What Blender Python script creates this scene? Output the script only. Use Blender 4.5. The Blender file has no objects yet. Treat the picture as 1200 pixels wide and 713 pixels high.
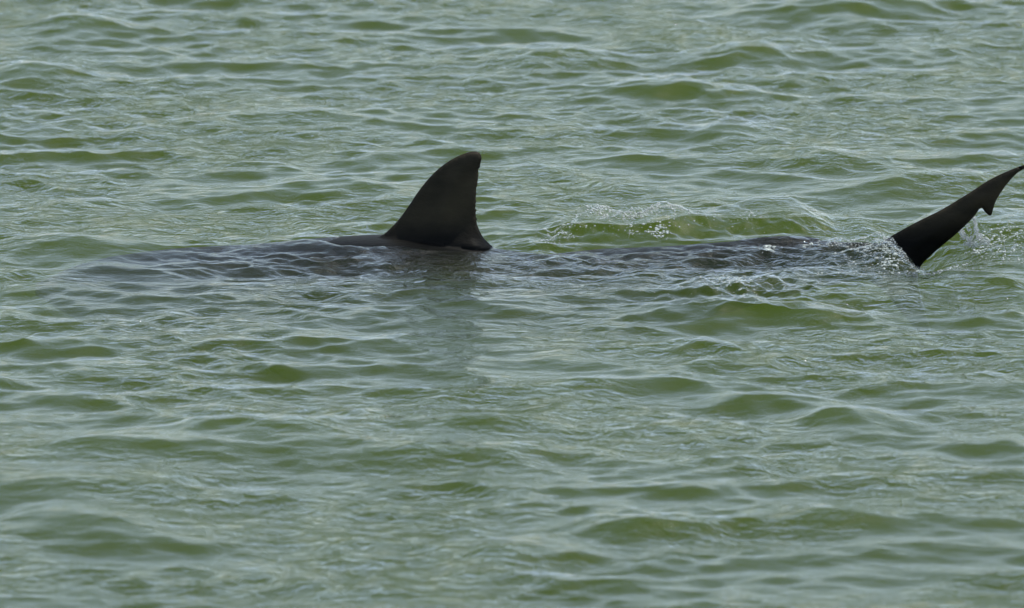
import bpy, bmesh, math, random
import numpy as np
from mathutils import Vector, Matrix
from mathutils.geometry import delaunay_2d_cdt

random.seed(7)
sc = bpy.context.scene
R = math.radians

# ------------------------------------------------------------------ camera
ELEV = R(10.0)                       # how far the long lens looks down on the water
DIST = 25.0
LOOK = Vector((0.0, -0.783, 0.0))
CAMLOC = LOOK + DIST * Vector((0, -math.cos(ELEV), math.sin(ELEV)))
cam = bpy.data.cameras.new('camera')
cam.sensor_width = 36.0
cam.sensor_fit = 'HORIZONTAL'
cam.lens = 36.0 * 25.7 / 2.4
cam.clip_start = 0.5
cam.clip_end = 3000
cam.dof.use_dof = True
cam.dof.focus_distance = 25.62
cam.dof.aperture_fstop = 7.1
camo = bpy.data.objects.new('camera', cam)
sc.collection.objects.link(camo)
camo.location = CAMLOC
camo.rotation_euler = (LOOK - CAMLOC).to_track_quat('-Z', 'Y').to_euler()
sc.camera = camo

# ------------------------------------------------------------------ sky
SUN_EL, SUN_AZ = R(64), R(62)        # high, beyond the shark and off to the right
world = bpy.data.worlds.new('World')
sc.world = world
world.use_nodes = True
nt = world.node_tree
nt.nodes.clear()
sky = nt.nodes.new('ShaderNodeTexSky')
sky.sky_type = 'NISHITA'
sky.sun_disc = False
sky.sun_elevation = SUN_EL
sky.sun_rotation = SUN_AZ
sky.air_density = 1.0
sky.dust_density = 1.6
sky.ozone_density = 1.0
hs = nt.nodes.new('ShaderNodeHueSaturation')   # thin high cloud: a pale, washed-out blue all round
hs.inputs['Saturation'].default_value = 0.74
bg = nt.nodes.new('ShaderNodeBackground')
bg.inputs['Strength'].default_value = 0.138
wo = nt.nodes.new('ShaderNodeOutputWorld')
nt.links.new(sky.outputs[0], hs.inputs['Color'])
tint = nt.nodes.new('ShaderNodeMix')             # the camera's cool-green white balance, over the whole sky alike
tint.data_type = 'RGBA'
tint.blend_type = 'MULTIPLY'
tint.inputs['Factor'].default_value = 1.0
tint.inputs['B'].default_value = (0.95, 1.0, 0.97, 1)
nt.links.new(hs.outputs[0], tint.inputs['A'])
nt.links.new(tint.outputs['Result'], bg.inputs['Color'])
nt.links.new(bg.outputs[0], wo.inputs['Surface'])

# ------------------------------------------------------------------ sun
sl = bpy.data.lights.new('sun', 'SUN')
sl.energy = 2.0
sl.angle = R(0.6)
sl.color = (1.0, 0.97, 0.85)
so = bpy.data.objects.new('sun', sl)
sc.collection.objects.link(so)
sdir = Vector((math.sin(SUN_AZ) * math.cos(SUN_EL), math.cos(SUN_AZ) * math.cos(SUN_EL), math.sin(SUN_EL)))
so.rotation_euler = sdir.to_track_quat('Z', 'Y').to_euler()
so.location = sdir * 40

sc.view_settings.view_transform = 'Standard'
sc.view_settings.look = 'None'
sc.view_settings.gamma = 1.0
sc.view_settings.exposure = 0.37
sc.view_settings.use_curve_mapping = False
sc.cycles.max_bounces = 5
sc.cycles.volume_bounces = 1
sc.cycles.transparent_max_bounces = 24
sc.cycles.sample_clamp_indirect = 4.0
sc.cycles.use_denoising = True
sc.cycles.use_adaptive_sampling = True
sc.cycles.adaptive_threshold = 0.03
sc.cycles.adaptive_min_samples = 20

# ------------------------------------------------------------------ measures
S = 500.0                            # photograph pixels per metre at the shark
WL = 287.0                           # photograph row of calm water at the shark


def X(px):
    return (px - 600.0) / S


def Z(py):
    return (WL - py) / S / math.cos(ELEV)


def ground(px, py):                  # a spot on the calm water from its place in the survey picture
    u = (px - 600) / 1200 * 36.0 / cam.lens
    v = -(py - 356.5) / 1200 * 36.0 / cam.lens
    f = (LOOK - CAMLOC).normalized()
    r = Vector((1, 0, 0))
    up = r.cross(f)
    d = f + u * r + v * up
    t = -CAMLOC.z / d.z
    p = CAMLOC + t * d
    return p.x, p.y


def tag(o, label=None, cat=None, group=None, kind=None):
    for k, v in (('label', label), ('category', cat), ('group', group), ('kind', kind)):
        if v:
            o[k] = v
    return o


def smooth(a, b, x):
    t = np.clip((x - a) / (b - a), 0, 1)
    return t * t * (3 - 2 * t)


# ------------------------------------------------------------------ materials
def new_mat(name):
    m = bpy.data.materials.new(name)
    m.use_nodes = True
    m.node_tree.nodes.clear()
    return m, m.node_tree.nodes, m.node_tree.links


def water_material():
    m, n, l = new_mat('green_sea_water')
    out = n.new('ShaderNodeOutputMaterial')
    geo = n.new('ShaderNodeNewGeometry')
    # capillary ripples too fine for the mesh, drawn out along the crests and gathered in patches
    tc = n.new('ShaderNodeTexCoord')
    mp = n.new('ShaderNodeMapping')
    mp.inputs['Rotation'].default_value = (0, 0, R(9))
    mp.inputs['Scale'].default_value = (0.55, 1.0, 1.0)
    l.new(tc.outputs['Object'], mp.inputs['Vector'])
    n1 = n.new('ShaderNodeTexNoise')
    n1.inputs['Scale'].default_value = 30
    n1.inputs['Detail'].default_value = 4.0
    n1.inputs['Roughness'].default_value = 0.6
    n1.inputs['Distortion'].default_value = 0.5
    l.new(mp.outputs[0], n1.inputs['Vector'])
    n2 = n.new('ShaderNodeTexNoise')
    n2.inputs['Scale'].default_value = 1.7
    n2.inputs['Detail'].default_value = 0.0
    l.new(tc.outputs['Object'], n2.inputs['Vector'])
    mr = n.new('ShaderNodeMapRange')
    mr.inputs['From Min'].default_value = 0.38
    mr.inputs['From Max'].default_value = 0.64
    mr.inputs['To Min'].default_value = 0.25
    mr.inputs['To Max'].default_value = 1.0
    l.new(n2.outputs['Fac'], mr.inputs['Value'])
    bump = n.new('ShaderNodeBump')
    bump.inputs['Distance'].default_value = 0.019
    l.new(mr.outputs[0], bump.inputs['Strength'])
    l.new(n1.outputs['Fac'], bump.inputs['Height'])
    fr = n.new('ShaderNodeFresnel')
    fr.inputs['IOR'].default_value = 1.333
    l.new(bump.outputs[0], fr.inputs['Normal'])
    inv = n.new('ShaderNodeMath')
    inv.operation = 'SUBTRACT'
    inv.inputs[0].default_value = 1.0
    l.new(geo.outputs['Backfacing'], inv.inputs[1])
    mul = n.new('ShaderNodeMath')
    mul.operation = 'MULTIPLY'
    l.new(fr.outputs[0], mul.inputs[0])
    l.new(inv.outputs[0], mul.inputs[1])
    gl = n.new('ShaderNodeBsdfGlossy')
    gl.inputs['Roughness'].default_value = 0.02
    gl.inputs['Color'].default_value = (1, 1, 1, 1)
    l.new(bump.outputs[0], gl.inputs['Normal'])
    tr = n.new('ShaderNodeBsdfTransparent')
    mix = n.new('ShaderNodeMixShader')
    l.new(mul.outputs[0], mix.inputs['Fac'])
    l.new(tr.outputs[0], mix.inputs[1])
    l.new(gl.outputs[0], mix.inputs[2])
    l.new(mix.outputs[0], out.inputs['Surface'])
    m.cycles.homogeneous_volume = True
    m.cycles.volume_sampling = 'DISTANCE'
    vs = n.new('ShaderNodeVolumeScatter')
    va = n.new('ShaderNodeVolumeAbsorption')
    for q in (vs, va):               # scattering albedo of the silt; what is not scattered is absorbed
        q.inputs['Color'].default_value = (0.150, 0.220, 0.026, 1)
        q.inputs['Density'].default_value = 1.3
    vs.inputs['Anisotropy'].default_value = 0.0
    add = n.new('ShaderNodeAddShader')
    l.new(vs.outputs[0], add.inputs[0])
    l.new(va.outputs[0], add.inputs[1])
    l.new(add.outputs[0], out.inputs['Volume'])
    return m


def hide_material():
    m, n, l = new_mat('wet_shark_skin')
    out = n.new('ShaderNodeOutputMaterial')
    p = n.new('ShaderNodeBsdfPrincipled')
    tc = n.new('ShaderNodeTexCoord')
    mp = n.new('ShaderNodeMapping')
    mp.inputs['Scale'].default_value = (0.5, 1, 1)
    l.new(tc.outputs['Object'], mp.inputs['Vector'])
    no = n.new('ShaderNodeTexNoise')
    no.inputs['Scale'].default_value = 14
    no.inputs['Detail'].default_value = 6
    l.new(mp.outputs[0], no.inputs['Vector'])
    cr = n.new('ShaderNodeValToRGB')
    cr.color_ramp.elements[0].position = 0.3
    cr.color_ramp.elements[0].color = (0.010, 0.0093, 0.008, 1)
    cr.color_ramp.elements[1].position = 0.75
    cr.color_ramp.elements[1].color = (0.032, 0.0275, 0.020, 1)
    l.new(no.outputs['Fac'], cr.inputs['Fac'])
    # back all but black, fins a shade browner, belly pale
    sx = n.new('ShaderNodeSeparateXYZ')
    l.new(tc.outputs['Object'], sx.inputs[0])
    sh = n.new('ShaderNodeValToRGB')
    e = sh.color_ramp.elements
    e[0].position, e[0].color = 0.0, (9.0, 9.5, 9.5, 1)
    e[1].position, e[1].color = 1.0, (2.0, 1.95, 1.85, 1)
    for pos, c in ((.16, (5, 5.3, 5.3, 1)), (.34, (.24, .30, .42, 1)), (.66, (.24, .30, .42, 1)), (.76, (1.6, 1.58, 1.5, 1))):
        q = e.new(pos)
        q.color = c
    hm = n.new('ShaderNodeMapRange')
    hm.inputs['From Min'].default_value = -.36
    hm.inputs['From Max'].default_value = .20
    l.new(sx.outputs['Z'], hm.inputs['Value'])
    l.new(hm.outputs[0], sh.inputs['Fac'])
    cm = n.new('ShaderNodeMix')
    cm.data_type = 'RGBA'
    cm.blend_type = 'MULTIPLY'
    cm.inputs['Factor'].default_value = 1.0
    l.new(cr.outputs[0], cm.inputs['A'])
    l.new(sh.outputs[0], cm.inputs['B'])
    l.new(cm.outputs['Result'], p.inputs['Base Color'])
    nf = n.new('ShaderNodeTexNoise')
    nf.inputs['Scale'].default_value = 160
    nf.inputs['Detail'].default_value = 3
    l.new(mp.outputs[0], nf.inputs['Vector'])
    b = n.new('ShaderNodeBump')
    b.inputs['Strength'].default_value = 0.25
    b.inputs['Distance'].default_value = 0.004
    l.new(nf.outputs['Fac'], b.inputs['Height'])
    l.new(b.outputs[0], p.inputs['Normal'])
    p.inputs['Roughness'].default_value = 0.5
    p.inputs['Specular IOR Level'].default_value = 0.06
    l.new(p.outputs[0], out.inputs['Surface'])
    return m


def foam_material():
    m, n, l = new_mat('white_foam')
    out = n.new('ShaderNodeOutputMaterial')
    p = n.new('ShaderNodeBsdfPrincipled')
    p.inputs['Base Color'].default_value = (0.80, 0.83, 0.80, 1)
    p.inputs['Roughness'].default_value = 0.18
    p.inputs['IOR'].default_value = 1.33
    tr = n.new('ShaderNodeBsdfTransparent')
    tc = n.new('ShaderNodeTexCoord')
    no = n.new('ShaderNodeTexNoise')
    no.inputs['Scale'].default_value = 90
    no.inputs['Detail'].default_value = 3
    l.new(tc.outputs['Object'], no.inputs['Vector'])
    mr = n.new('ShaderNodeMapRange')
    mr.inputs['From Min'].default_value = 0.35
    mr.inputs['From Max'].default_value = 0.65
    mr.inputs['To Min'].default_value = 0.5
    mr.inputs['To Max'].default_value = 1.0
    l.new(no.outputs['Fac'], mr.inputs['Value'])
    mix = n.new('ShaderNodeMixShader')
    l.new(mr.outputs[0], mix.inputs['Fac'])
    l.new(tr.outputs[0], mix.inputs[1])
    l.new(p.outputs[0], mix.inputs[2])
    l.new(mix.outputs[0], out.inputs['Surface'])
    return m


def spray_material():
    m, n, l = new_mat('clear_spray')
    out = n.new('ShaderNodeOutputMaterial')
    g = n.new('ShaderNodeBsdfGlass')
    g.inputs['IOR'].default_value = 1.33
    g.inputs['Roughness'].default_value = 0.03
    d = n.new('ShaderNodeBsdfDiffuse')
    d.inputs['Color'].default_value = (0.72, 0.76, 0.78, 1)
    t = n.new('ShaderNodeBsdfTransparent')
    m1 = n.new('ShaderNodeMixShader')
    m1.inputs['Fac'].default_value = 0.45
    m2 = n.new('ShaderNodeMixShader')
    m2.inputs['Fac'].default_value = 0.38
    l.new(g.outputs[0], m1.inputs[1])
    l.new(d.outputs[0], m1.inputs[2])
    l.new(m1.outputs[0], m2.inputs[1])
    l.new(t.outputs[0], m2.inputs[2])
    l.new(m2.outputs[0], out.inputs['Surface'])
    return m


MAT_WATER, MAT_HIDE, MAT_FOAM, MAT_SPRAY = water_material(), hide_material(), foam_material(), spray_material()

# ------------------------------------------------------------------ shark outline along its length
PXS = [40, 60, 90, 130, 200, 300, 385, 455, 520, 573, 640, 700, 780, 850, 920, 960, 990, 1020, 1050]
TOP = [-.095, -.070, -.046, -.028, -.011, .000, .017, .025, .011, -.008, -.026, -.009, -.003, .009, .019, .014, .006, .012, .000]
BOT = [-.110, -.140, -.175, -.215, -.275, -.330, -.350, -.345, -.325, -.300, -.265, -.235, -.195, -.160, -.120, -.098, -.085, -.080, -.075]
WID = [.004, .060, .110, .155, .200, .222, .228, .222, .205, .188, .162, .138, .106, .080, .056, .044, .036, .030, .022]
XS = np.array([X(p) for p in PXS])


TP, TQ = .9, .9                    # how square the back is across


def back_top(x, y):
    """height of the skin above a spot, far below where there is no shark"""
    tp, bt, wd = (np.interp(x, XS, t) for t in (TOP, BOT, WID))
    zc = tp * .45 + bt * .55
    c = np.clip(np.abs(y) / np.maximum(wd, 1e-4), 0, 1) ** (1 / TP)
    z = zc + (tp - zc) * np.sqrt(np.maximum(1 - c * c, 0)) ** TQ
    return np.where((c >= 1) | (x < XS[0]) | (x > XS[-1]), -1.0, z)


# ------------------------------------------------------------------ the water surface
rng = np.random.default_rng(20)


def axis(dense, far, growth):
    """dense: list of (start, stop, step) in order; grows geometrically to +-far at both ends"""
    a = []
    for s, e, st in dense:
        a.extend(np.arange(s, e - 1e-9, st))
    a.append(dense[-1][1])
    left, st, v = [], dense[0][2], a[0]
    while v > -far:
        st *= growth
        v -= st
        left.append(v)
    right, st, v = [], dense[-1][2], a[-1]
    while v < far:
        st *= growth
        v += st
        right.append(v)
    return np.array(left[::-1] + a + right, dtype=np.float64)


gx = axis([(-1.9, -1.55, .009), (-1.55, 1.55, .0042), (1.55, 1.9, .009)], 420, 1.17)
gy = axis([(-5.2, -1.15, .013), (-1.15, 0.62, .0055), (0.62, 6.6, .013)], 420, 1.17)
NX, NY = len(gx), len(gy)
PX, PY = np.meshgrid(gx, gy)                       # rows follow y
stepx = np.gradient(gx)[None, :]
stepy = np.gradient(gy)[:, None]
step = np.maximum(stepx, stepy * 0.7)

H = np.zeros((NY, NX))
DX = np.zeros((NY, NX))
DY = np.zeros((NY, NX))

# calm the wind waves over the shark's back and in the tail's wake
ax = np.abs(PY)
calm = 1 - 0.4 * np.exp(-(PY / .20) ** 2) * smooth(-.98, -.75, PX) * smooth(1.25, .95, PX)
calm *= 1 - .7 * smooth(X(1045), X(1085), PX) * smooth(1.5, 1.3, PX) * np.exp(-((PY - .02) / .32) ** 2)
# slow patchiness of the wind
patch = np.ones((NY, NX))
for i in range(7):
    lam = rng.uniform(1.1, 3.2)
    a = rng.uniform(0, 2 * math.pi)
    patch += 0.13 * np.sin(2 * math.pi / lam * (PX * math.cos(a) * 1.4 + PY * math.sin(a)) + rng.uniform(0, 6.28))
patch = np.clip(patch, .45, 1.6) * (1 - .28 * smooth(-1.2, -2.8, PY))   # the wind is lighter close in

def wave_train(n, lo, hi, peak, width, rms, spread, main):
    """a directional sea of n plane waves, summed as matrix products; returns height and sideways drift"""
    lam = np.exp(rng.uniform(math.log(lo), math.log(hi), n))
    wt = np.exp(-((np.log(lam) - math.log(peak)) / width) ** 2)
    wt /= math.sqrt((wt ** 2).sum())
    k = 2 * math.pi / lam
    amp = rms * math.sqrt(2) * wt * rng.uniform(.6, 1.4, n) / k
    a = main + rng.normal(0, spread, n)
    ph = rng.uniform(0, 6.283, n)
    fx = smooth(2.5, 5.5, lam[:, None] / stepx)
    fy = smooth(2.5, 5.5, lam[:, None] / (stepy.T * .7))
    ex = (np.exp(1j * (k * np.cos(a))[:, None] * gx[None, :]) * fx).astype(np.complex64)
    ey = (np.exp(1j * ((k * np.sin(a))[:, None] * gy[None, :] + ph[:, None])) * fy).astype(np.complex64)
    h = ((ey * amp[:, None].astype(np.float32)).T @ ex).real
    dx = -((ey * (amp * np.cos(a))[:, None].astype(np.float32)).T @ ex).imag
    dy = -((ey * (amp * np.sin(a))[:, None].astype(np.float32)).T @ ex).imag
    return h, dx, dy


MAIN = R(-94)
CHOP = .95
for n, lo, hi, peak, width, rms, spread, gust in ((160, .2, 1.6, .26, .55, .092, R(30), False),
                                                  (560, .033, .3, .105, .75, .155, R(42), True)):
    h, dx, dy = wave_train(n, lo, hi, peak, width, rms, spread, MAIN)
    mod = calm * patch if gust else calm * (1 + .25 * smooth(-.8, -2.2, PY))
    H += h * mod
    DX += dx * mod * CHOP
    DY += dy * mod * CHOP
main = MAIN
# long lazy swell far out so that the sea does not go flat where the short waves are filtered
for lam, s in ((3.1, .012), (4.7, .014), (7.9, .016), (13., .02)):
    a = main + rng.normal(0, .3)
    k = 2 * math.pi / lam
    H += smooth(2.5, 9, np.hypot(PX, PY)) * s / k * np.cos(k * (PX * math.cos(a) + PY * math.sin(a)) + rng.uniform(0, 6.28))


def ridge(px, py, length, h, front=.10, back=.14, slant=0.0):
    """a single wave: crest centred on (px, py), length in picture pixels, steep on the near side"""
    global H
    x0, y0 = ground(px, py)
    L = length / S / 2
    u = (PX - x0) / L
    yc = y0 + slant * (PX - x0) + .03 * np.sin((PX - x0) * 7 + px)
    v = PY - yc
    w = np.where(v < 0, front, back)
    H += 1.35 * h * np.exp(-u * u * 1.3) * np.exp(-np.abs(v / w) ** 1.6)


# the longer crests that stand out among the wind waves
for a in ((330, 512, 330, .034, .20, .16), (570, 503, 190, .022, .14, .12, .1), (140, 535, 260, .024, .16, .14),
          (115, 578, 260, .026, .22, .16), (90, 625, 220, .02, .2, .16), (575, 360, 120, .014, .09, .09),
          (350, 400, 330, .012, .1, .1), (690, 452, 110, .014, .1, .1), (985, 492, 110, .02, .13, .12),
          (560, 545, 170, .018, .13, .12, -.2), (760, 612, 170, .018, .14, .14), (1000, 616, 200, .018, .15, .14),
          (600, 655, 120, .016, .12, .14), (880, 68, 130, .028, .16, .16), (640, 70, 190, .026, .16, .16),
          (790, 108, 260, .028, .16, .16), (90, 38, 140, .03, .18, .18), (30, 90, 170, .03, .18, .16),
          (340, 145, 330, .02, .15, .14), (860, 158, 130, .024, .13, .13), (960, 186, 200, .024, .14, .13),
          (1080, 215, 210, .024, .14, .13), (100, 285, 240, .018, .11, .1), (850, 436, 120, .016, .1, .1),
          (425, 222, 240, .018, .12, .12), (990, 12, 260, .032, .2, .2)):
    ridge(*a)


def blob(x0, y0, sx, syf, syb, h):
    v = PY - y0
    w = np.where(v < 0, syf, syb)
    return h * np.exp(-((PX - x0) / sx) ** 2) * np.exp(-(v / w) ** 2)


def wall(px0, px1, y0, h, front, back, soft=.05):
    """a long raised fold of water along the shark"""
    m = smooth(X(px0) - soft, X(px0) + soft, PX) * smooth(X(px1) + soft, X(px1) - soft, PX)
    v = PY - y0 - .018 * np.sin(PX * 11 + px0)
    w = np.where(v < 0, front, back)
    return m * h * np.exp(-(v / w) ** 2)


H += wall(655, 790, .16, .064, .085, .10, .06)         # fold thrown up along the far side of the back
H += wall(780, 965, .19, .058, .105, .12, .07)
H += blob(X(905), .26, .14, .07, .10, .022)
H += wall(575, 650, .13, .018, .08, .10, .05)          # smooth green slope behind the dorsal fin
H += wall(460, 660, -.055, .004, .12, .030, .05)       # lip of water standing in front of the fin's foot
H += blob(X(1035), -.12, .065, .15, .05, .040)
H -= blob(X(1015), .03, .04, .07, .06, .018)        # heap of water over the root of the tail
H += blob(X(975), -.09, .09, .11, .05, .018)
H += wall(1085, 1240, .18, .062, .22, .10, .06)        # slope drawn up behind the tail
H += blob(X(1010), .20, .07, .10, .12, .022)
H += blob(X(860), -.58, .18, .16, .20, .024)           # boil left by the last stroke of the tail
H += blob(X(840), -.90, .17, .10, .16, .026)
H += blob(X(945), -1.00, .12, .10, .16, .018)
H += blob(X(1130), -.55, .22, .12, .16, .020)
H -= blob(X(1083), -.02, .045, .24, .10, .050) + blob(X(1120), .0, .075, .24, .12, .040)

# a shallow trough runs along the near flank
H -= .012 * np.exp(-((PY + .36) / .17) ** 2) * smooth(X(100), X(220), PX) * smooth(X(980), X(860), PX)

# broken, lumpy water
turb = np.zeros((NY, NX))
fine = np.zeros((NY, NX))
sel = np.abs(PY + .25) < 1.2
sx_, sy_ = PX[sel], PY[sel]
t1 = np.zeros(sx_.shape)
for i in range(34):
    lam = math.exp(rng.uniform(math.log(.028), math.log(.11)))
    a = rng.uniform(0, 2 * math.pi)
    k = 2 * math.pi / lam
    ph = k * (sx_ * math.cos(a) + sy_ * math.sin(a)) + rng.uniform(0, 6.28)
    t1 += lam * .05 * (.8 * np.cos(ph) if i % 3 else (1 - 2 * np.abs(np.sin(.5 * ph))))
turb[sel] = t1
t2 = np.zeros(sx_.shape)
for i in range(60):
    lam = math.exp(rng.uniform(math.log(.024), math.log(.13)))
    a = R(-96) + rng.normal(0, R(30))
    k = 2 * math.pi / lam
    t2 += .037 * lam / 6.28 * np.cos(k * (sx_ * math.cos(a) + sy_ * math.sin(a)) + rng.uniform(0, 6.28))
fine[sel] = t2
far_fold = wall(640, 800, .11, 1, .07, .06, .03) + .55 * wall(800, 975, .12, 1, .09, .08, .05)
boil = blob(X(865), -.60, .17, .22, .18, 1)
heap = blob(X(1035), -.15, .10, .16, .05, 1) + .5 * blob(X(960), -.10, .08, .06, .05, 1)
tailw = blob(X(1165), .02, .10, .13, .10, .8)
H += turb * np.clip(.55 * far_fold + .58 * boil + .50 * heap + .38 * tailw, 0, .6) * smooth(.02, .008, step)
back_m = np.exp(-((PY + .15) / .24) ** 2) * smooth(-1.0, -.7, PX) * smooth(1.2, .8, PX)
H += fine * back_m * (.6 + .9 * patch) * smooth(.02, .008, step)

# a thin film of water runs over the back wherever it lies higher than the sea around it;
# it drains off the shoulder just ahead of the dorsal fin
bare = np.exp(-((PY - .01) / .085) ** 4) * smooth(X(362), X(440), PX) * smooth(X(595), X(555), PX)
foot = np.exp(-((PY + .10) / .16) ** 2) * smooth(X(420), X(460), PX) * smooth(X(625), X(585), PX)
H -= foot * (H * .65 + .004)
H -= bare * (H * .7 + .008)
drape = smooth(X(130), X(330), PX) * smooth(X(1000), X(985), PX) * (1 - np.clip(bare * 1.3, 0, 1))
dz = back_top(PX, PY) + .010 + fine * (.5 + .4 * patch) - H
H += drape * .5 * (dz + np.sqrt(dz * dz + .010 ** 2)) * (dz > -.3)

verts = np.empty((NY * NX, 3), dtype=np.float32)
verts[:, 0] = (PX + DX).ravel()
verts[:, 1] = (PY + DY).ravel()
verts[:, 2] = H.ravel()


def surface(x, y):
    i = min(max(int(np.searchsorted(gx, x)), 1), NX - 1)
    j = min(max(int(np.searchsorted(gy, y)), 1), NY - 1)
    return float(H[j, i])


idx = np.arange(NX * NY).reshape(NY, NX)
quads = np.stack([idx[:-1, :-1], idx[:-1, 1:], idx[1:, 1:], idx[1:, :-1]], -1).reshape(-1, 4)
# sides and bed close the body of water
DEPTH = -2.5
rim = np.concatenate([idx[0, :], idx[1:, -1], idx[-1, -2::-1], idx[-2:0:-1, 0]])
low = verts[rim].copy()
low[:, 2] = DEPTH
base = NX * NY
nr = len(rim)
allv = np.concatenate([verts, low, [[0, 0, DEPTH]]]).astype(np.float32)
ar = np.arange(nr)
side = np.stack([rim[ar], base + ar, base + (ar + 1) % nr, rim[(ar + 1) % nr]], -1)
me = bpy.data.meshes.new('water')
nq = len(quads) + len(side)
me.vertices.add(len(allv))
me.vertices.foreach_set('co', allv.ravel())
bed = np.stack([base + (ar + 1) % nr, base + ar, np.full(nr, base + nr)], -1)
loops = np.concatenate([quads.ravel(), side.ravel(), bed.ravel()]).astype(np.int32)
me.loops.add(len(loops))
me.loops.foreach_set('vertex_index', loops)
me.polygons.add(nq + nr)
me.polygons.foreach_set('loop_start', np.concatenate([np.arange(nq) * 4, nq * 4 + np.arange(nr) * 3]).astype(np.int32))
me.polygons.foreach_set('use_smooth', np.ones(nq + nr, dtype=bool))
me.update(calc_edges=True)
me.validate()
water = bpy.data.objects.new('water', me)
sc.collection.objects.link(water)
me.materials.append(MAT_WATER)
tag(water, kind='structure', label='murky green sea water with short wind ripples')


# ------------------------------------------------------------------ shark
def mesh_obj(name, v, f, mat=None, smooth_=True):
    m = bpy.data.meshes.new(name)
    m.from_pydata(v, [], f)
    m.update()
    if smooth_:
        m.polygons.foreach_set('use_smooth', [True] * len(m.polygons))
    o = bpy.data.objects.new(name, m)
    sc.collection.objects.link(o)
    if mat:
        m.materials.append(mat)
    return o


def catmull(pts, n=6, closed=True):
    out = []
    m = len(pts)
    for i in range(m):
        p0, p1, p2, p3 = (Vector(pts[(i + k - 1) % m]) for k in range(4))
        for j in range(n):
            t = j / n
            out.append(.5 * ((2 * p1) + (-p0 + p2) * t + (2 * p0 - 5 * p1 + 4 * p2 - p3) * t * t + (-p0 + 3 * p1 - 3 * p2 + p3) * t ** 3))
    return out


def inside(poly, x, y):
    c = False
    j = len(poly) - 1
    for i in range(len(poly)):
        xi, yi = poly[i]
        xj, yj = poly[j]
        if (yi > y) != (yj > y) and x < (xj - xi) * (y - yi) / (yj - yi) + xi:
            c = not c
        j = i
    return c


def fin_blade(poly, cell, thick, reach, place, root=None):
    """a closed blade from its outline: lens-shaped in section, sharp at the rim; place(u, v, w) -> point"""
    P = np.array([(p[0], p[1]) for p in poly])
    A, B = P, np.roll(P, -1, 0)

    def edge_d(x, y):
        q = np.array((x, y))
        ab = B - A
        t = np.clip(((q - A) * ab).sum(1) / np.maximum((ab * ab).sum(1), 1e-12), 0, 1)
        return float(np.sqrt((((A + t[:, None] * ab) - q) ** 2).sum(1)).min())
    pts = [Vector(p) for p in P]
    nb = len(pts)
    lo, hi = P.min(0), P.max(0)
    y = lo[1]
    row = 0
    while y < hi[1]:
        x = lo[0] + (cell / 2 if row % 2 else 0)
        while x < hi[0]:
            if inside(P, x, y) and edge_d(x, y) > cell * .45:
                pts.append(Vector((x, y)))
            x += cell
        y += cell * .87
        row += 1
    ov, _, of, vi, _, _ = delaunay_2d_cdt(pts, [(i, (i + 1) % nb) for i in range(nb)], [list(range(nb))], 1, 1e-6)
    v, f = [], []
    front, backi = {}, {}
    for i, p in enumerate(ov):
        d = edge_d(p.x, p.y)
        t = thick * math.sqrt(min(d / reach, 1.0)) * (1 - .35 * max(0, 1 - d / reach))
        if root:
            t += root(p.x, p.y) * min(1, d / (reach * .3))
        if d < 1e-5:
            front[i] = backi[i] = len(v)
            v.append(place(p.x, p.y, 0))
        else:
            front[i] = len(v)
            v.append(place(p.x, p.y, -t))
            backi[i] = len(v)
            v.append(place(p.x, p.y, t))
    for tri in of:
        f.append([front[i] for i in tri])
        f.append([backi[i] for i in reversed(tri)])
    return v, f


def trunk():
    n, m = 110, 44
    xs = X(40) + (X(1050) - X(40)) * (np.linspace(0, 1, n) ** 1.05)
    ker = np.array([.1, .2, .4, .2, .1])

    def prof(tab):
        a = np.interp(xs, XS, tab)
        p = np.pad(a, 2, mode='edge')
        for _ in range(2):
            a = np.convolve(p, ker, 'valid')
            p = np.pad(a, 2, mode='edge')
        return a
    tp, bt, wd = prof(TOP), prof(BOT), prof(WID)
    v, f = [], []
    for i in range(n):
        zc = tp[i] * .45 + bt[i] * .55
        for j in range(m):
            a = 2 * math.pi * j / m
            c, s = math.cos(a), math.sin(a)
            hh = (tp[i] - zc) if s > 0 else (zc - bt[i])
            v.append((xs[i], wd[i] * math.copysign(abs(c) ** (TP if s > 0 else .92), c), zc + hh * math.copysign(abs(s) ** (TQ if s > 0 else 1.06), s)))
    for i in range(n - 1):
        for j in range(m):
            k = (j + 1) % m
            f.append((i * m + j, (i + 1) * m + j, (i + 1) * m + k, i * m + k))
    f.append(tuple(range(m)))
    f.append(tuple((n - 1) * m + j for j in reversed(range(m))))
    return v, f


# first dorsal fin, its hind edge nicked
lead = [(385, 290), (425, 283.5), (446, 275), (455.5, 267.6), (466.7, 256), (478.3, 240.4), (490, 222.9), (501.7, 208.3), (513.3, 196.7),
        (525, 187.9), (536.7, 181.5), (548.3, 177.1), (556, 175.8), (561.5, 177.4), (564.3, 183), (562.9, 192.3)]
trail = [(560.9, 198.3), (560.2, 208.3), (558.4, 220), (557.6, 237.5), (557.8, 249.2), (558.7, 259.4), (561.5, 268.1), (566.4, 276.9),
         (573.5, 284.4), (578, 290), (560, 300), (470, 312)]
out2 = catmull(lead + trail, 7)
nick = []
for p in out2:
    if 188 < p.y < 262 and p.x > 553:
        p = p + Vector((.75 * math.sin(p.y * .93) * math.sin(p.y * .31 + 1) + random.uniform(-.45, .35), 0))
    nick.append((X(p.x), Z(p.y)))
v_d, f_d = fin_blade(nick, .0075, .0165, .075, lambda u, w, t: (u, t, w),
                     lambda u, w: .030 * math.exp(-max(0, w - .005) / .022))

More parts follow.
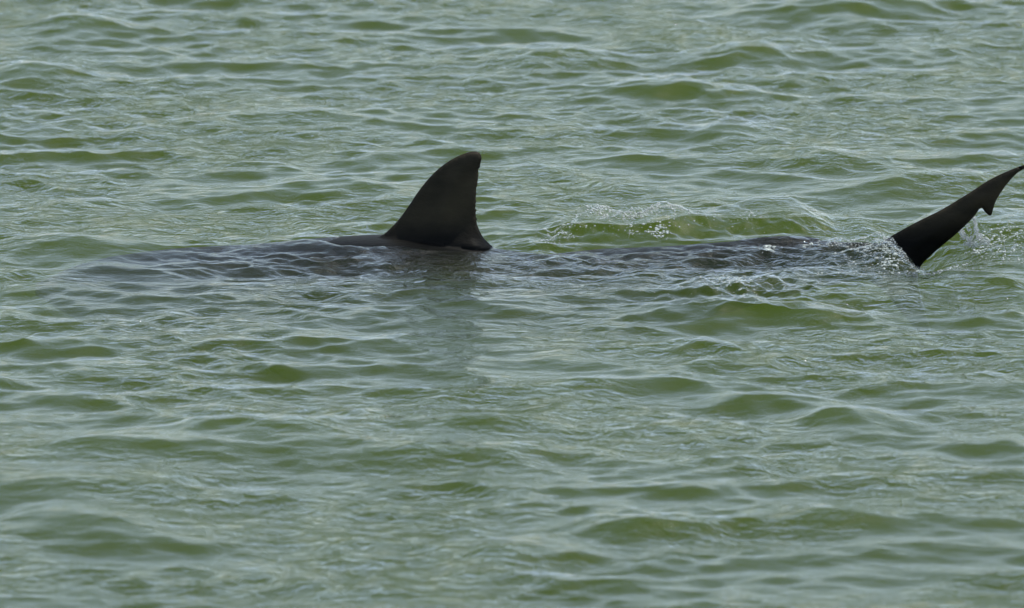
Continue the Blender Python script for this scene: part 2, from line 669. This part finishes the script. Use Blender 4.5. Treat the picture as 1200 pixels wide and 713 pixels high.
# tail fin: long upper lobe with its notch, short lower lobe under water
tail_up = [(985, 301), (1003, 296), (1018, 290), (1034, 282), (1053, 271), (1076.6, 258.3), (1106, 243.6), (1135.5, 226), (1159, 211),
           (1179.7, 201), (1198.8, 193.8), (1216, 189.5), (1228, 188)]
tail_dn = [(1229, 190), (1214, 193.5), (1198.8, 199), (1188.5, 207), (1176.7, 221.5), (1168.5, 235), (1165.5, 244), (1163.6, 250.5), (1161, 252),
           (1156, 248), (1150.5, 243.0), (1141.4, 254.5), (1123.7, 271.6), (1106, 286.3), (1091, 299.5), (1080, 312), (1078, 330),
           (1086, 362), (1094, 392), (1086, 396), (1060, 368), (1035, 338), (1005, 318)]
out3 = catmull(tail_up + tail_dn, 4)
outline_t = [(X(p.x), Z(p.y)) for p in out3]


def tail_place(u, w, t):
    s = max(0, u - X(1000))
    return (u, t + .10 * s * s, w)


v_t, f_t = fin_blade(outline_t, .0075, .0125, .05, tail_place,
                     lambda u, w: .020 * math.exp(-max(0, u - X(1000)) / .07))

# low second dorsal fin
sec = catmull([(820, 292), (862, 281), (900, 276), (935, 275), (958, 278), (974, 286), (990, 297), (975, 306), (880, 308)], 6)
v_s, f_s = fin_blade([(X(p.x), Z(p.y)) for p in sec], .008, .010, .03, lambda u, w, t: (u, t, w),
                     lambda u, w: .02 * math.exp(-max(0, w) / .02))


def pectoral(side_):
    o = catmull([(0, 0), (.10, .12), (.20, .25), (.30, .38), (.33, .42), (.34, .40), (.31, .30), (.27, .18), (.26, .06), (.22, -.04), (.08, -.05)], 4)
    rot = Matrix.Rotation(side_ * R(-22), 4, 'X')

    def place(u, w, t):
        p = rot @ Vector((0, side_ * w, t))
        return (X(290) + u, side_ * .13 + p.y, -.235 + p.z)
    return fin_blade([(p.x, p.y) for p in o], .016, .012, .05, place)


parts = [trunk(), (v_d, f_d), (v_t, f_t), (v_s, f_s), pectoral(1), pectoral(-1)]
objs = []
for k, (v, f) in enumerate(parts):
    o = mesh_obj('shark' if k == 0 else 'shark_piece', v, f)
    bm = bmesh.new()
    bm.from_mesh(o.data)
    bmesh.ops.recalc_face_normals(bm, faces=bm.faces)
    bm.to_mesh(o.data)
    bm.free()
    objs.append(o)
shark = objs[0]


def islands(m):
    n = len(m.vertices)
    root = np.arange(n)
    e = np.empty(len(m.edges) * 2, dtype=np.int64)
    m.edges.foreach_get('vertices', e)
    e = e.reshape(-1, 2)
    while True:                                  # spread the lowest number along the edges until it settles
        old = root.copy()
        lo = np.minimum(root[e[:, 0]], root[e[:, 1]])
        np.minimum.at(root, e[:, 0], lo)
        np.minimum.at(root, e[:, 1], lo)
        root = root[root]
        if (root == old).all():
            return len(np.unique(root))


def volume(m):
    bm = bmesh.new()
    bm.from_mesh(m)
    v = bm.calc_volume(signed=False)
    bm.free()
    return v


for o in objs[1:]:                               # weld the fins to the trunk: one continuous body
    before = volume(shark.data)
    for attempt in range(10):
        md = shark.modifiers.new('weld', 'BOOLEAN')
        md.operation = 'UNION'
        md.solver = 'EXACT'
        md.object = o
        md.use_self = attempt % 3 == 1
        md.use_hole_tolerant = attempt % 3 == 2
        o.location = [random.uniform(-.0006, .0006) * attempt for _ in range(3)]
        dg = bpy.context.evaluated_depsgraph_get()
        dg.update()
        got = bpy.data.meshes.new_from_object(shark.evaluated_get(dg))
        shark.modifiers.clear()
        if volume(got) > before and islands(got) == 1:
            shark.data = got
            break
welded = shark.data
for o in objs[1:]:
    bpy.data.objects.remove(o)
welded.materials.clear()
welded.materials.append(MAT_HIDE)
welded.polygons.foreach_set('use_smooth', [True] * len(welded.polygons))
tag(shark, 'dark shark swimming at the surface with dorsal fin and tail out of the water', 'shark')


# ------------------------------------------------------------------ foam, spray and bubbles
def lump(bm, c, r, squash=1.0, sub=1):
    g = bmesh.ops.create_icosphere(bm, subdivisions=sub, radius=1.0)['verts']
    s = Vector((r * random.uniform(.75, 1.5), r * random.uniform(.75, 1.4), r * squash * random.uniform(.6, 1.1)))
    ph = [random.uniform(0, 6.28) for _ in range(3)]
    for q in g:
        d = 1 + .22 * math.sin(3.1 * q.co.x + ph[0]) * math.sin(2.7 * q.co.y + ph[1]) + .12 * math.sin(4 * q.co.z + ph[2])
        q.co = Vector((c[0] + q.co.x * s.x * d, c[1] + q.co.y * s.y * d, c[2] + q.co.z * s.z * d))


def finish(bm, name, mat):
    for f in bm.faces:
        f.smooth = True
    m = bpy.data.meshes.new(name)
    bm.to_mesh(m)
    bm.free()
    m.materials.append(mat)
    o = bpy.data.objects.new(name, m)
    sc.collection.objects.link(o)
    return o


def foam_patch(bm, px, y, n, spx, sy, r0, r1):
    for _ in range(n):
        x = X(px) + random.gauss(0, spx / S)
        yy = y + random.gauss(0, sy)
        r = r0 + (r1 - r0) * random.random() ** 2.5
        lump(bm, (x, yy, surface(x, yy) + r * .25), r, .7)


# (column in px, distance behind the shark's line, count, spread px, spread m, radii)
bm = bmesh.new()
for a in ((706, .16, 120, 7, .018, .0008, .0045), (750, .18, 230, 20, .022, .0008, .0040), (785, .18, 170, 18, .022, .0008, .0036),
          (655, .07, 70, 10, .03, .001, .003), (640, .02, 25, 8, .02, .001, .0028), (741, .06, 30, 3, .02, .001, .0028),
          (774, .05, 110, 8, .018, .0008, .0040), (700, .12, 200, 28, .03, .0006, .002), (760, .14, 200, 30, .03, .0006, .002), (665, .10, 120, 14, .03, .0006, .002), (730, .07, 90, 30, .03, .0006, .0018),
          (840, .16, 150, 34, .03, .0006, .002), (883, .17, 14, 2.5, .01, .0015, .0045)):
    foam_patch(bm, *a)
tag(finish(bm, 'foam', MAT_FOAM), 'white foam broken along the fold of water behind the dorsal fin', 'foam', kind='stuff')
bm = bmesh.new()
for a in ((1040, -.28, 130, 7, .035, .0008, .0045), (1000, -.25, 45, 18, .05, .001, .0028), (1035, -.17, 420, 22, .06, .0006, .0022), (1030, -.08, 320, 18, .02, .0006, .0024), (1000, -.10, 90, 16, .03, .0006, .002),
          (975, -.06, 40, 16, .015, .001, .003), (945, -.08, 16, 3, .012, .0015, .004), (899, -.10, 110, 4, .02, .0008, .0042),
          (1060, -.12, 50, 16, .04, .0008, .0026), (1020, -.06, 40, 14, .012, .001, .003), (985, -.36, 30, 24, .04, .0008, .002)):
    foam_patch(bm, *a)
tag(finish(bm, 'foam', MAT_FOAM), 'white foam on the heap of water at the root of the tail', 'foam', kind='stuff')
bm = bmesh.new()
for a in ((850, -.55, 200, 22, .08, .0006, .0026), (862, -.70, 16, 8, .06, .001, .003), (785, -.75, 20, 14, .07, .0008, .0022),
          (880, -.82, 16, 20, .08, .0008, .002), (760, -.65, 8, 10, .06, .0008, .002)):
    foam_patch(bm, *a)
tag(finish(bm, 'foam', MAT_FOAM), 'scattered foam specks on the boil of water beside the tail stroke', 'foam', kind='stuff')

# water pouring off the tail: lumpy strings and flung drops
bm = bmesh.new()


def string(pts, r0, r1, n, jit):
    for _ in range(n):
        t = random.random()
        k = t * (len(pts) - 1)
        i = min(int(k), len(pts) - 2)
        f = k - i
        px = pts[i][0] * (1 - f) + pts[i + 1][0] * f
        py = pts[i][1] * (1 - f) + pts[i + 1][1] * f
        w = jit * (.35 + t)
        lump(bm, (X(px + random.gauss(0, w)), .03 + random.gauss(0, .012), Z(py + random.gauss(0, w))),
             r0 + (r1 - r0) * random.random() ** 2, 1.2)


string([(1143, 256), (1146, 266), (1147, 275), (1153, 283), (1164, 287)], .0015, .0045, 130, 1.6)
string([(1128, 270), (1131, 279), (1139, 285), (1147, 287)], .0015, .0045, 110, 3.0)
string([(1136, 262), (1140, 275), (1146, 284)], .001, .003, 45, 3.0)
string([(1150, 284), (1168, 291), (1180, 290)], .001, .004, 60, 3.0)
string([(1188, 294), (1193, 288), (1195, 284)], .001, .0035, 25, 1.2)
for _ in range(40):
    lump(bm, (X(random.gauss(1155, 22)), random.gauss(.0, .06), Z(random.gauss(284, 9))), random.uniform(.0006, .0018))
tag(finish(bm, 'splash', MAT_SPRAY), 'clear spray pouring off the raised tail fin', 'splash', kind='stuff')
bm = bmesh.new()
for a in ((1149, -.03, 110, 6, .03, .0008, .0042), (1162, -.02, 25, 5, .02, .0015, .004), (1185, .0, 40, 10, .03, .0015, .004),
          (1195, -.04, 25, 5, .03, .0015, .004), (1175, -.14, 130, 16, .05, .0006, .003), (1180, .02, 140, 16, .04, .0006, .0022), (1110, -.18, 80, 12, .03, .0006, .003),
          (1150, -.20, 20, 25, .05, .0008, .002)):
    foam_patch(bm, *a)
tag(finish(bm, 'foam', MAT_FOAM), 'white foam where the spray falls behind the tail fin', 'foam', kind='stuff')


# two bubbles that lie apart from the foam
def bubble(px, y, r, up, label, mat):
    bm = bmesh.new()
    x = X(px)
    lump(bm, (x, y, surface(x, y) + r * up), r, 1.0, 2)
    return tag(finish(bm, 'bubble', mat), label, 'bubble')


fx, fy = ground(25, 83)
bubble(600 + fx * S, fy, .0042, .6, 'lone white bubble floating on open ripples well away from the shark', MAT_FOAM)
bubble(520, -.055, .007, .0, 'clear bubble of water resting against the foot of the dorsal fin', MAT_SPRAY)
